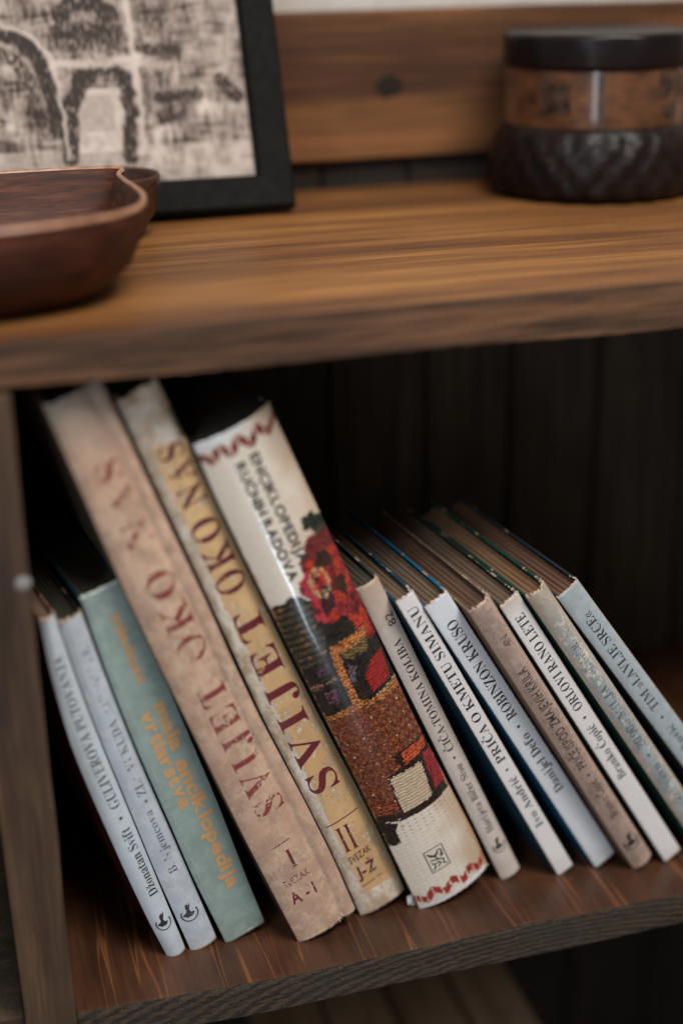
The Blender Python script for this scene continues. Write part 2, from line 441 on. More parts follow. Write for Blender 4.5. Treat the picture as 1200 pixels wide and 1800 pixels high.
# 3 - teal encyclopedia
P = (-0.0537, 0.0371, 16.1, 9.7, 0.0265, 0.2328)
b = make_book('teal green book with orange rounded lettering, third from the left', P, .16, .0011,
    spine_mat('spine_teal', (.30, .385, .36, 1), (.52, .57, .54, 1), P[4], P[5], .45, rough=.45, speck=.5, edges=False, blot=(.25, .335, .315, 1)),
    cover_mat('cover_teal_dark', (.02, .045, .05, 1), P[5], edge=(.1, .13, .12, 1)), PGD, pw=6, board=.0018, group=G1, chips=3)
ior = ink('orange_print', (.52, .29, .12, 1), wear=.2, scale=1300)
place(b, 'title_lettering', 'mladost', 'down', 217, 175, 12.8, 5.8, ior, 'sans', .035, .03)
place(b, 'title_lettering', 'mala', 'down', 160.5, 130, 15.7, 7.6, ior, 'sans', .04, .03)
place(b, 'title_lettering', 'enciklopedija', 'down', 124, 33.5, 14.6, 7.8, ior, 'sans', .04, .03)
place(b, 'title_lettering', 'vrtlarstva', 'down', 159.5, 95, 7.8, 7.4, ior, 'sans', .04, .03)
n = N('rubbed_teal_joint'); TJ = n.fin((.42, .48, .45, 1), .6); q = n.noise(260, n.map((1, 1, .25)), 4, .8); n.link(n.ramp(q, [(.46, 0.0), (.54, .8)]), n.b.inputs['Alpha'])
pts = []; fc = []
for i in range(61): pts += [(2.6+.25*nz0(i), 3+227*i/60), (3.3+.3*nz0(i+50), 3+227*i/60)]
for i in range(60): fc.append((2*i, 2*i+1, 2*i+3, 2*i+2))
decal(b, 'rubbed_joint', pts, fc, TJ, 'pale rubbed line along the left joint')
bow(b, [(0, -1.4), (51, -3.9), (86, -3.8), (143, -4.2), (185, -3.1), (233, -.3)], [(0, 22.6), (33, 22.5), (68, 23.2), (96, 23.4), (127, 22.9), (170, 22.5), (233, 20.8)])
# 4 - faded pink volume I
P = (-0.0144, 0.0263, 19.25, 6.3, 0.0276, 0.3425)
prof = lambda u: (-.0032*(1-abs(2*(u/.77)-1)**3.0) if u < .77 else (-.0016*(1-abs(2*((u-.77)/.23)-1)**2.5)))
b = make_book('tall faded pinkish tan volume one with flaking dark red letters', P, .20, .0032,
    spine_mat('spine_pink_tan', (.60, .41, .30, 1), (.70, .57, .45, 1), P[4], P[5], .75, rough=.6, coat=.0, blot=(.47, .29, .21, 1), scuff=.6, scuffcol=(.60, .45, .33, 1), edges=False, top=(.25, .23, .19, 1), toplen=.03, speck=.4),
    cover_mat('cover_brown_cloth', (.16, .115, .085, 1), P[5], edge=(.33, .26, .2, 1)), PGD, profile=prof, nx=40, nz=200, board=.0022, fray=.0007, group=G1, chips=14, fb=.0004)
ired = ink('flaked_red_print', (.20, .034, .03, 1), wear=.52, scale=620, grad=(.16, 7, .06))
b['cuts_n'] = 22
place(b, 'title_lettering', 'SVIJET OKO NAS', 'up', 89, 307, 20.3, 12.0, ired, off=-.004, gap=.19, space=.5)
ired1 = ink('rubbed_red_print', (.12, .018, .02, 1), wear=.54, scale=800)
decal(b, 'rule', [(4.4, 67), (15.5, 68.3), (15.5, 69.0), (4.4, 67.7)], [(0, 1, 2, 3)], ired1)
place(b, 'volume_number', 'I', 'across', 11.0, 14.0, 50, 13, ired1, off=-.02)
place(b, 'volume_lettering', 'SVEZAK', 'across', 5, 16.5, 40, 4.6, ired1, 'sans', .01, slant=.12)
place(b, 'volume_lettering', 'A - I', 'across', 5, 16, 27.5, 8.5, ired1, 'sans', .02)
bow(b, [(0,-2.4),(81,-4.2),(143,-4.2),(212,-4.2),(249,-3.6),(281,-2.3),(342,0)], [(0,33.6),(42,34),(86,32.6),(141,29.6),(182,29.0),(214,29.4),(280,28.2),(342,27.9)])
V, Fc = [], []
for i in range(46):
    x = random.uniform(.017, .0272); z = random.uniform(.0, .006)*(x-.012)/.016; y = b['surf'](x, z)-.0002; L_ = random.uniform(.0012, .0032); a = random.uniform(-.6, 1.1); w_ = random.uniform(.00015, .0004); k = len(V)
    V += [(x-w_, y, z+.001), (x+w_, y, z+.001), (x+L_*math.sin(a), y-random.uniform(0, .0014), max(.0001, z+.001-L_*math.cos(a)*.5))]; Fc.append((k, k+1, k+2))
mesh('frayed_cloth', V, Fc, CHIP, b['root'], label='frayed cloth threads at the foot')
# 5 - yellow volume II
P = (0.0240, 0.0378, 20.5, 6.3, 0.0240, 0.3424)
W5, H5 = P[4], P[5]
n = N('spine_yellow_worn'); x, y, z = n.sep()
mid = n.noise(110, n.map((1, 1, .6)), 6, .72); big = n.noise(24, None, 4); fine = n.noise(500, None, 4, .7)
gold = n.mix(n.ramp(big, [(.4, 0.0), (.62, 1.0)]), (.66, .42, .205, 1), (.47, .28, .13, 1))
gold = n.mix(n.math('MULTIPLY', n.ramp(mid, [(.45, 0.0), (.7, 1.0)]), .45), gold, (.62, .47, .27, 1))
cream = n.mix(n.ramp(mid, [(.40, 0.0), (.58, 1.0)]), (.74, .66, .58, 1), (.46, .35, .24, 1))
lim = n.math('MULTIPLY_ADD', mid, .011, .0002)                      # the printed paper has rubbed off along the left joint
lim2 = n.math('SUBTRACT', .0248, n.math('MULTIPLY', big, .005))
a = n.math('MULTIPLY', n.math('GREATER_THAN', x, lim), n.math('GREATER_THAN', n.math('ADD', z, 0), n.math('MULTIPLY_ADD', big, .022, .005)))
a = n.math('MULTIPLY', a, n.math('GREATER_THAN', n.math('MULTIPLY_ADD', mid, .02, .302), z))
sc = n.ramp(n.noise(230, n.map((1, 1, .5)), 6, .8), [(.55, 0.0), (.59, 1.0)])
a = n.math('MULTIPLY', a, n.math('SUBTRACT', 1.0, n.math('MULTIPLY', sc, .9)))
col = n.mix(a, cream, gold)
col = n.mix(n.math('MULTIPLY', n.math('GREATER_THAN', x, lim2), .55), col, (.30, .22, .13, 1))
nb = n.bump(a, .6, .0005); nb = n.bump(mid, .3, .0005, nb)
m5 = n.fin(col, .5, nb, .4, .1)
def notch5(x, y, z, u, t):
    if u > .93 and .90 < t < .955: x -= .0016; y += .0006
    if t > .955 and u > .8: x -= .0006
    if t > .985: z -= .004*max(0, .5-u)+.0012*(1+noise.noise(Vector((x*500, z*200, 1))))
    return x, y, z
b = make_book('tall golden yellow volume two with large dark red letters and torn top', P, .20, .0028,
    m5, cover_mat('cover_olive_cloth', (.12, .10, .07, 1), P[5], edge=(.33, .26, .2, 1)), PGD, pw=3, nx=40, nz=200, board=.0022, fray=.0010, group=G1, chips=8, notch=notch5, fb=.0003)
b['cuts_n'] = 22
ired2 = ink('dark_red_print', (.115, .010, .016, 1), wear=.33, scale=620)
place(b, 'title_lettering', 'SVIJET', 'up', 91, 212, 17.8, 13.8, ired2, off=.0, gap=.20, slant=-.020)
ired3 = ink('chipped_red_print', (.105, .012, .018, 1), wear=.50, scale=560)
place(b, 'title_lettering', 'OKO', 'up', 224, 268, 20.7, 15.0, ired3, off=.0, gap=.16)
place(b, 'title_lettering', 'NAS', 'up', 276, 310, 21.0, 13.4, ired3, off=.0, gap=.16)
decal(b, 'rule', [(2.6, 68.0), (19.5, 69.2), (19.5, 69.9), (2.6, 68.7)], [(0, 1, 2, 3)], ired2)
place(b, 'volume_number', 'II', 'across', 5.4, 12.6, 46.5, 18, ired2, off=-.012, gap=.10)
place(b, 'volume_lettering', 'SVEZAK', 'across', 5.2, 17.0, 38, 4.8, ired3, 'sans', .012, slant=.16)
place(b, 'volume_lettering', 'J-Ž', 'across', 6, 16.5, 26.5, 8.0, ired3, 'sans', .03)
decal(b, 'rule', [(6, 20), (17, 21.5), (17, 22.1), (6, 20.6)], [(0, 1, 2, 3)], ired1)
bow(b, [(0,-1.6),(48,-.4),(91,-1.0),(150,-2.2),(190,-1.2),(258,0),(343,1)], [(0,27.2),(35,27.8),(80,27.2),(129,25.0),(180,23.6),(258,23.0),(343,22.6)])
EMB = dict(
 dark=[(-1.9,219.7),(2.8,221.7),(6.9,221.2),(10.1,223.8),(15.3,220.7),(17.8,215.5),(36.6,215.9),(43.8,198.7),(44.4,148.6),(20.0,145.3),(-0.6,142.8)],
 leaf=[(31.2,258.7),(34.3,257.8),(37.8,259.4),(38.7,255.9),(41.7,253.3),(42.2,241.7),(35.5,243.9),(33.4,250.8),(29.7,251.9)],
 red=[(30.3,247.9),(42.1,245.3),(45.5,230.6),(44.3,200.2),(42.5,177.0),(37.2,176.2),(32.7,187.7),(31.7,196.0),(29.1,200.0),(22.9,197.2),(19.7,201.2),(16.4,204.6),(17.6,211.2),(18.4,216.9),(15.4,222.5),(16.3,227.4),(20.0,230.4),(21.5,238.3),(25.5,240.9),(26.5,245.5)],
 blk1=[(31.1,237.8),(36.6,234.8),(37.1,228.2),(31.5,228.2),(28.2,230.0),(24.3,225.6),(24.0,229.4)],
 plum=[(25.8,220.9),(30.4,218.2),(28.7,206.9),(22.5,203.4),(21.5,210.8)],
 blk2=[(32.5,221.2),(39.3,217.1),(36.0,205.3),(33.6,211.2),(33.3,216.9)],
 olive=[(1.2,220.1),(18.4,216.9),(15.4,206.0),(16.7,197.7),(15.6,187.1),(7.8,178.4),(-2.3,181.6)],
 orband=[(16.9,186.3),(37.0,185.9),(37.2,180.4),(18.1,179.8)],
 orbar=[(15.4,184.2),(19.3,182.7),(18.5,148.3),(14.5,148.2)],
 beige=[(19.9,180.4),(35.2,180.6),(34.7,172.7),(22.3,174.1)],
 bred=[(32.7,166.8),(40.7,167.8),(38.8,150.2),(26.8,149.3),(26.2,159.6)],
 pur1=[(7.0,179.9),(13.0,178.1),(11.5,172.4),(5.8,172.8)],
 pur2=[(1.9,169.5),(6.2,168.3),(4.5,164.4),(0.9,165.2)],
 pur3=[(5.1,163.0),(11.2,162.1),(9.5,152.8),(4.4,154.6)],
 pur4=[(21.3,171.7),(24.2,168.9),(21.3,160.1),(17.7,162.6)],
 dotl=[(10.3,169.3),(15.2,169.4),(15.2,166.2),(6.5,167.0)],
 btop=[(0.3,147.5),(20.0,149.6),(23.6,145.8),(41.2,147.7),(43.6,141.2),(22.4,142.7),(18.5,145.1),(0.3,144.3)],
 basket=[(-1.0,145.9),(18.8,145.7),(22.6,143.3),(43.0,141.6),(42.4,104.7),(24.4,105.7),(23.2,92.9),(14.6,94.3),(13.3,69.0),(-1.5,73.2)],
 outl=[(21.5,107.1),(42.0,106.3),(44.9,98.4),(45.2,65.9),(30.7,65.0),(10.8,65.5),(-2.2,71.2),(-1.5,74.9),(12.6,71.3),(13.9,96.5),(22.7,97.6)],
 rorg=[(25.6,106.0),(41.3,104.8),(39.6,98.8),(25.5,97.5)],
 rred=[(35.7,96.6),(42.2,95.2),(41.4,71.8),(34.3,72.0)],
 thr=[(14.6,95.1),(33.2,93.4),(30.8,69.7),(13.6,69.7)],
 blk3=[(-2.0,71.9),(8.4,65.2),(6.2,60.3),(6.2,51.4),(2.2,50.8),(-4.1,52.4)])
# 6 - thick encyclopedia of needlework, glossy jacket printed with an embroidery
P = (0.0585, 0.0338, 21.9, 6.3, 0.0415, 0.3181)
WE, HE = P[4]*1000, P[5]*1000
def inside(p, poly):
    x, y = p; c = False; j = len(poly)-1
    for i in range(len(poly)):
        (x1, y1), (x2, y2) = poly[i], poly[j]
        if (y1 > y) != (y2 > y) and x < (x2-x1)*(y-y1)/(y2-y1)+x1: c = not c
        j = i
    return c
def nz3(x, z, s=1.0, k=0): return noise.noise(Vector((x*s, z*s, k)))
def zig(x, z, pts, w):
    for (x1, z1), (x2, z2) in zip(pts, pts[1:]):
        if min(x1, x2)-w < x < max(x1, x2)+w:
            t = max(0, min(1, ((x-x1)*(x2-x1)+(z-z1)*(z2-z1))/((x2-x1)**2+(z2-z1)**2)))
            if math.hypot(x-x1-t*(x2-x1), z-z1-t*(z2-z1)) < w: return True
    return False
ZT = [(0.8, 311.0), (5.0, 307), (9.5, 312.6), (14.5, 306.8), (19.5, 312.6), (25, 306.5), (30.5, 312.3), (35, 306.8), (41.5, 312.4)]
ZB = [(0.0, 9.6), (5.5, 5.8), (10, 11.6), (15.5, 6.2), (21, 11.4), (26.5, 5.8), (31.5, 11.2), (36.5, 5.8), (42, 10.8)]
def emb_col(x, z, cx, cz):
    j = .6*nz3(cx*.37, cz*.61, 1, 5)+.7*nz3(cx*1.3, cz*1.7, 1, 8); p = (x+j, z+1.2*nz3(cx*.9, cz*.8, 1, 3))
    r = random.random()
    jag = lambda name: inside(p, EMB[name])
    alt = (cz % 3 == 0)
    def c(a, v=.25): 
        k = .92+1.5*v*(r*2-1)-(.45 if alt else 0)*(v > .2); return (max(0, a[0]*k), max(0, a[1]*k), max(0, a[2]*k), 1)
    base = (.73, .66, .57)
    if z > 318.1-5.5+.12*x+1.2*nz3(cx*.15, 2, 1): 
        if x < 24: return (.72, .74, .76, 1)
    if z < 2.6+1.6*nz3(cx*.33, 9, 1)+(.8 if x > 26 else 0): return (.74, .74, .76, 1)
    if zig(x, z, ZT, 2.0) and not (cx % 5 == 0 and r < .8): return c((.22, .03, .022), .2)
    if zig(x, z, ZB, 2.0) and not (cx % 5 == 0 and r < .8): return c((.34, .03, .028), .2)
    if jag('blk3'): return c((.016, .012, .011), .3)
    if 58 < z < 68 and x < 12 and (cx % 5 < 2) and (cz % 9 < 3) and x > 1: return c((.6, .42, .33), .2)
    if jag('thr'):
        k = (cz+cx//6) % 3; return c([(.66, .56, .42), (.60, .48, .34), (.36, .24, .14)][k], .12)
    if jag('rorg'): return c((.55, .085, .03), .35)
    if jag('rred'): return c((.33, .022, .028), .35)
    if inside((x, z), EMB['outl']): return c((.028, .014, .013), .3)
    if jag('btop'): return c((.50, .20, .06) if (cx+cz) % 4 else (.15, .05, .02), .4)
    if jag('basket'):
        a = math.sin((x*.9+z*.55))*math.sin((x*.9-z*.55)); b_ = nz3(x*.5, z*.5, 1, 4)
        if abs((x % 8.2)-4) < .55 and abs((z % 9.4)-4.5) < .6: return (.50, .32, .19, 1) if r < .6 else (.02, .01, .01, 1)
        if z < 82: return c((.24, .055, .028), .5)
        col = (.25, .068, .030) if a > .12 else ((.125, .033, .018) if a > -.25 else (.18, .050, .025))
        if b_ > .3: col = (.32, .10, .038)
        if math.sin(x*1.9+2.6*nz3(x*.3, z*.3, 1, 11)+z*(1.1 if a > 0 else -1.1)) < -.55: col = tuple(q*.45 for q in col)
        return c(col, .2)
    if jag('orband') or jag('orbar'): return c((.58, .21, .06) if (cx*3+cz) % 5 else (.2, .04, .02), .4)
    if jag('bred'): return c((.36, .018, .02), .3)
    if jag('beige'): return c((.20, .13, .055) if (cx+cz) % 3 else (.03, .02, .01), .5)
    for q, col in (('pur1', (.14, .07, .12)), ('pur2', (.36, .16, .13)), ('pur3', (.22, .10, .16)), ('pur4', (.16, .13, .16)), ('dotl', (.42, .24, .16))):
        if jag(q): return c(col, .5) if r < .72 else (.02, .015, .015, 1)
    d = math.hypot(x-26.5, z-224); 
    if 2.6 < math.hypot((x-26)*1.15, (z-222.5)*.62) < 6.0 and r < .62 and (cx % 4 < 3) and inside((x, z), EMB['red']): return c((.72, .46, .25), .3)
    if jag('plum'): return c((.055, .014, .025), .4)
    if jag('blk1') or jag('blk2'): return c((.045, .016, .012), .4)
    if jag('red'):
        b_ = nz3(x*.22, z*.16, 1, 6)
        col = (.30, .022, .028) if b_ < .05 else (.48, .045, .022)
        if b_ < -.28: col = (.11, .014, .018)
        if z > 236: col = (.17, .022, .024)
        if x < 23 and b_ > -.2: col = (.50, .045, .06)
        return c(col, .4)
    if jag('leaf'): return c((.016, .026, .018) if z > 249 else (.045, .045, .03), .4)
    if jag('olive'): 
        col = (.070, .062, .033) if (cz // 3) % 2 else (.020, .018, .012)
        if nz3(x*.2, z*.2, 1, 2) > .22 and (cz // 3) % 2: col = (.20, .10, .05)
        return c(col, .5)
    if jag('dark') or (x < 20 and 66 < z < 150 and x < 1.5): return c((.018, .015, .013), .5)
    # evenweave canvas
    k = 1.0; w = nz3(x*.1, z*.07, 1, 1)
    if z < 66: 
        if cx % 4 == 0 and cz % 4 == 0: k = .72 if z < 52 else .35
        elif cz % 4 == 0: k = .93
    warm = max(0, min(1, (x-26)/15+w*.8)); base = tuple(base[i]*(1-warm)+(.56, .43, .31)[i]*warm for i in range(3))
    k *= 1+.05*(r-.5)
    return (base[0]*k, base[1]*k, base[2]*k, 1)
n = N('jacket_print'); at = n.t.nodes.new('ShaderNodeAttribute'); at.attribute_name = 'print'
x, y, z = n.sep()
wv = n.wave(420, n.map((1, 1, 1)), 2.5, dr='Z', ds=6); nn_ = n.noise(380, None, 4, .6)
col = n.mix(n.ramp(nn_, [(.45, 0.0), (.75, .12)]), at.outputs['Color'], (.2, .13, .09, 1), 'MIX')
em = n.math('GREATER_THAN', n.math('MULTIPLY', n.math('SUBTRACT', n.noise(300, None, 5, .8), .44), .006), n.math('MINIMUM', n.math('ADD', x, .0024), n.math('SUBTRACT', .0425, x)))
col = n.mix(n.math('MULTIPLY', em, .7), col, (.48, .26, .13, 1))
bb = n.bump(n.noise(40, n.map((1, 1, .25)), 3), .25, .0012)
ENCM = n.fin(col, n.ramp(n.noise(90, None, 3), [(.3, .22), (.7, .34)]), n.bump(nn_, .12, .0003, bb), .5, .55)
n.b.inputs['Coat Roughness'].default_value = .10
b = make_book('thickest book with a glossy jacket printed with red and brown cross-stitch embroidery', P, .24, .0055,
    None, cover_mat('cover_black', BLK, P[5], edge=(.08, .07, .06, 1), wear=.5, rough=.35), PGD, pw=2.3, nx=64, nz=470, board=.002, fray=.0004, group=G1, chips=4, fb=.0004)
ENC = b; b['cuts_n'] = 26
sp = b['spine']; me = sp.data; me.materials.append(ENCM)
ca = me.color_attributes.new('print', 'FLOAT_COLOR', 'CORNER'); buf = []
for pi, p in enumerate(me.polygons):
    c_ = p.center; col_ = emb_col(c_.x*1000, c_.z*1000, pi % 64, pi//64)
    for _ in range(p.loop_total): buf.extend(col_)
ca.data.foreach_set('color', buf)
iencb = ink('jacket_black_print', (.016, .014, .013, 1), wear=.0)
place(b, 'title_lettering', 'ENCIKLOPEDIJA', 'down', 302, 237, 21.4, 4.9, iencb, 'sans', .030, .07)
place(b, 'title_lettering', 'RUČNIH RADOVA', 'down', 301, 231, 13.4, 4.9, iencb, 'sans', .030, .07)
pts, fc = [], []
def stroke(p, w):
    for (x1, z1), (x2, z2) in zip(p, p[1:]):
        L_ = math.hypot(x2-x1, z2-z1); nx_, nz_ = -(z2-z1)/L_*w/2, (x2-x1)/L_*w/2; b_ = len(pts)
        pts.extend([(x1+nx_, z1+nz_), (x2+nx_, z2+nz_), (x2-nx_, z2-nz_), (x1-nx_, z1-nz_)]); fc.append((b_, b_+1, b_+2, b_+3))
def S(*q): return [(13.2+u*10.2, 22.6+v*15.6) for u, v in q]
stroke(S((0, 0), (1, 0)), .5); stroke(S((1, 0), (1, 1)), .5); stroke(S((1, 1), (0, 1)), .5); stroke(S((0, 1), (0, 0)), .5)
for q in [((.12, .88), (.22, .72), (.45, .62), (.62, .68), (.66, .84)), ((.2, .8), (.42, .68), (.58, .74)), ((.45, .62), (.55, .45), (.8, .36), (.72, .18), (.88, .1)), ((.12, .55), (.35, .5), (.55, .45)), ((.15, .42), (.3, .3), (.2, .12)), ((.3, .3), (.5, .36), (.62, .2)), ((.72, .62), (.88, .52)), ((.74, .86), (.9, .72)), ((.4, .12), (.52, .24)), ((.7, .5), (.86, .62), (.8, .72)), ((.1, .1), (.3, .18))]:
    stroke(S(*q), .75)
decal(b, 'emblem', pts, fc, iencb)
bow(b, [(0,-2.4),(100,-1.9),(245,-2.4),(294,-1.6),(318,-.1)], [(0,44),(26,44.6),(74,42.8),(120,41.2),(206,41.3),(318,40.4)])
# torn white scraps of the jacket at its foot
def scrap(name, label, c, s, mat, rot=(0, 0, 0)):
    bm = bmesh.new(); k = 9; ring = []
    for i in range(k):
        a = i*2*math.pi/k; r = random.uniform(.6, 1.15); ring.append(bm.verts.new((s[0]*r*math.cos(a), random.uniform(-1, 1)*s[1]*.25, s[2]*r*math.sin(a))))
    m1 = bm.verts.new((0, -s[1], 0)); m2 = bm.verts.new((0, s[1], 0))
    for i in range(k): bm.faces.new([ring[i], ring[(i+1) % k], m1]); bm.faces.new([ring[(i+1) % k], ring[i], m2])
    o = frombm(name, bm, mat, None, label=label, cat='paper scrap'); o.location = c; o.rotation_euler = rot; return o
n = N('white_paper'); WPAP = n.fin(n.mix(n.ramp(n.noise(400), [(.4, 0.0), (.7, .3)]), (.74, .76, .8, 1), (.5, .5, .52, 1)), .6)
scrap('paper_scrap', 'white torn paper scrap at the shelf between yellow volume and embroidered book', (.0520, .0365, .0050), (.0034, .0012, .0052), WPAP, (0, -.35, .2))
scrap('paper_scrap', 'tiny white paper shred under the foot of the faded pinkish volume', (-.0168, .0262, .0045), (.0012, .0008, .0036), WPAP, (0, -.1, 0))

# 7..13 - the thin series
DBLUE = (.012, .05, .09, 1)
P = (0.1103, 0.0434, 23.6, 6.3, 0.0131, 0.2227)
b = make_book('slim cream book with number 82 near its worn top, right of the embroidered spine', P, .132, .0018,
    spine_mat('spine_cream', (.64, .56, .51, 1), TAN, P[4], P[5], .2, wearedge=.0003, top=(.43, .30, .215, 1), toplen=.04, blot=(.58, .50, .45, 1), speck=.3), cover_mat('cover_grey_green', (.045, .05, .045, 1), P[5]), page_mat('grey_pages', (.05, .045, .035, 1), (.13, .11, .085, 1)), pw=2.2, group=G1, chips=8)
place(b, 'title_lettering', 'Harijeta Bičer Stou', 'up', 38, 92, 8.9, 4.3, iblk2)
place(b, 'title_lettering', '•', 'up', 96.5, 98.5, 8.4, 4, iblk)
place(b, 'title_lettering', 'ČIČA-TOMINA KOLIBA', 'up', 103, 184, 9.1, 4.7, iblk)
place(b, 'number', '82', 'up', 193, 201, 11.3, 4.6, iblk, 'sans', .0)
emblem(b, 7.4, 26.0, 4.4, iblk2)
P = (0.1434, 0.0372, 27.7, 6.3, 0.0109, 0.2229)
b = make_book('slim white book with blue covers and black serif title PRIČA O KMETU SIMANU', P, .132, .0004,
    spine_mat('spine_white', (.74, .72, .73, 1), TAN, P[4], P[5], .06, wearedge=.0003, coat=.25), cover_mat('cover_blue', (.012, .06, .10, 1), P[5]), PG, pw=6, group=G1, chips=12, fray=.0008)
place(b, 'title_lettering', 'Ivo Andrić', 'up', 41, 83, 8.0, 4.8, iblk)
place(b, 'title_lettering', '•', 'up', 88.5, 90.3, 7.7, 5, iblk)
place(b, 'title_lettering', 'PRIČA O KMETU SIMANU', 'up', 96, 215, 8.2, 5.3, iblk)
P = (0.1674, 0.0380, 30.3, 6.3, 0.0148, 0.2226)
b = make_book('wider bluish white book with bright blue cover edge and title ROBINZON KRUSO', P, .135, .0007,
    spine_mat('spine_bluish_white', (.68, .72, .77, 1), TAN, P[4], P[5], .06, wearedge=.0003, coat=.25), cover_mat('cover_bright_blue', (.008, .13, .25, 1), P[5]), PG, pw=6, group=G1, chips=12, fray=.0008)
place(b, 'title_lettering', 'Danijel Defo', 'up', 66, 115, 10.2, 5.5, iblk)
place(b, 'title_lettering', '•', 'up', 121, 123, 9.6, 5.5, iblk)
place(b, 'title_lettering', 'ROBINZON KRUSO', 'up', 129, 206, 10.4, 6.1, iblk)
P = (0.1882, 0.0300, 30.5, 6.3, 0.0138, 0.2215)
b = make_book('brownish pink thin book with frayed top and narrow sans title, between two white spines', P, .132, .0028,
    spine_mat('spine_brown_pink', (.40, .295, .25, 1), (.5, .36, .28, 1), P[4], P[5], .6, blot=(.33, .235, .20, 1), scuff=.4, scuffcol=(.52, .40, .34, 1), wearedge=.002), cover_mat('cover_tan', (.20, .13, .09, 1), P[5]), page_mat('brown_pages', (.09, .05, .032, 1), (.20, .12, .08, 1)), pw=2.2, group=G1, chips=26, fray=.0016)
place(b, 'title_lettering', 'Branko Ćopić', 'up', 46, 78, 9.4, 5.2, ibrown, 'sans', .004, .13)
place(b, 'title_lettering', '•', 'up', 82.5, 84.3, 8.9, 5, iblk)
place(b, 'title_lettering', 'PRIČE ISPOD ZMAJEVIH KRILA', 'up', 90, 172, 9.4, 5.6, ibrown, 'sans', .004, .13)
place(b, 'number', '4N', 'up', 189, 196, 10.5, 4.6, ibrown, 'sans', -.01)
emblem(b, 7.2, 22.0, 5.2, iblk)
P = (0.2089, 0.0305, 31.2, 6.3, 0.0122, 0.2228)
b = make_book('clean white book with black serif title ORLOVI RANO LETE', P, .132, .0005,
    spine_mat('spine_white_clean', (.74, .72, .72, 1), TAN, P[4], P[5], .05, wearedge=.0003, coat=.25, top=(.52, .42, .35, 1), toplen=.012), cover_mat('cover_green', (.03, .04, .035, 1), P[5], wear=1.3), PG, pw=6, group=G1, chips=16, fray=.0009)
place(b, 'title_lettering', 'Branko Ćopić', 'up', 75, 121, 8.6, 5.1, iblk)
place(b, 'title_lettering', '•', 'up', 127, 129, 8.2, 5, iblk)
place(b, 'title_lettering', 'ORLOVI RANO LETE', 'up', 135, 211, 8.8, 5.5, iblk)
P = (0.2335, 0.0299, 33.0, 6.3, 0.0126, 0.2320)
b = make_book('badly scuffed pale blue-grey book with crumbling spine top and faded title', P, .132, .0026,
    spine_mat('spine_scuffed_blue', (.40, .45, .47, 1), (.5, .40, .31, 1), P[4], P[5], .7, blot=(.27, .32, .35, 1), scuff=1.0, scuffcol=(.66, .60, .52, 1), wearedge=.0022, top=(.42, .34, .26, 1), toplen=.05, speck=.8), cover_mat('cover_dark_green', (.01, .06, .04, 1), P[5], wear=1.6), page_mat('orange_brown_pages', (.14, .075, .04, 1), (.32, .19, .11, 1)), pw=2.1, group=G1, chips=40, fray=.0022)
place(b, 'title_lettering', 'Žil Vern', 'up', 50, 85, 8.6, 4.6, ifade)
place(b, 'title_lettering', '•', 'up', 92.5, 94.5, 8.3, 4.5, iblk2)
place(b, 'title_lettering', '20.000 MILJA', 'up', 101, 154, 8.8, 5.0, ifade)
place(b, 'title_lettering', 'POD MOREM', 'up', 160, 200, 8.8, 5.0, ink('lost_print', (.12, .12, .12, 1), wear=.75, scale=800, fade=.2))
emblem(b, 6.5, 37, 3.4, iblk2)
P = (0.2612, 0.0341, 35.4, 6.3, 0.0147, 0.2333)
b = make_book('rightmost blue-grey book leaning the most, title TIM LAVLJE SRCE', P, .14, .0012,
    spine_mat('spine_blue_grey', (.42, .48, .51, 1), TAN, P[4], P[5], .25, wearedge=.0003, coat=.2), cover_mat('cover_slate_blue', (.022, .032, .04, 1), P[5]), page_mat('reddish_pages', (.12, .06, .04, 1), (.24, .135, .09, 1)), pw=4, group=G1, chips=5)
place(b, 'title_lettering', 'Rakovič', 'up', 80, 113, 9.6, 4.8, iblk2)
place(b, 'title_lettering', '•', 'up', 120, 122, 9.2, 5, iblk)
place(b, 'title_lettering', 'TIM »LAVLJE SRCE«', 'up', 129, 213, 9.9, 5.4, iblk2)
SK = dict(
 arch=[(-176.7,110.1),(-163.2,113.9),(-153.9,109.2),(-145.2,98.9),(-139.7,83.6),(-137.0,70.0),(-137.4,53.2)],
 arch2=[(-178.1,98.5),(-164.8,100.7),(-157.1,96.0),(-150.3,84.0),(-148.3,67.2),(-145.5,55.3)],
 door=[(-132.5,37.7),(-128.4,66.2),(-122.1,82.8),(-112.9,89.1),(-101.0,89.3),(-93.4,81.5),(-92.0,64.4),(-95.9,37.3)],
 roof=[(-129.1,121.8),(-119.8,129.2),(-106.3,129.4),(-98.9,120.7)],
 wall=[(-128.9,110.0),(-100.4,108.3)],
 r1=[(-79.2,99.6),(-63.8,98.0)],
 r2=[(-75.7,71.1),(-51.2,72.0)],
 r3=[(-75.5,58.4),(-66.7,59.0)],
 r4=[(-61.6,116.1),(-47.6,101.8)],
 r5=[(-36.2,78.9),(-28.4,69.9)],
 r6=[(-82.3,87.8),(-82.4,63.9)],
 r7=[(-81.6,121.9),(-70.4,114.7)],
 ln=[(-134.2,93.4),(-109.2,91.7),(-86.6,94.8)],
 t1=[(-89.0,132.3),(-87.0,91.4),(-89.7,40.4)],
 ln2=[(-162.7,117.9),(-148.7,110.7),(-135.5,96.8),(-132.3,39.4)])

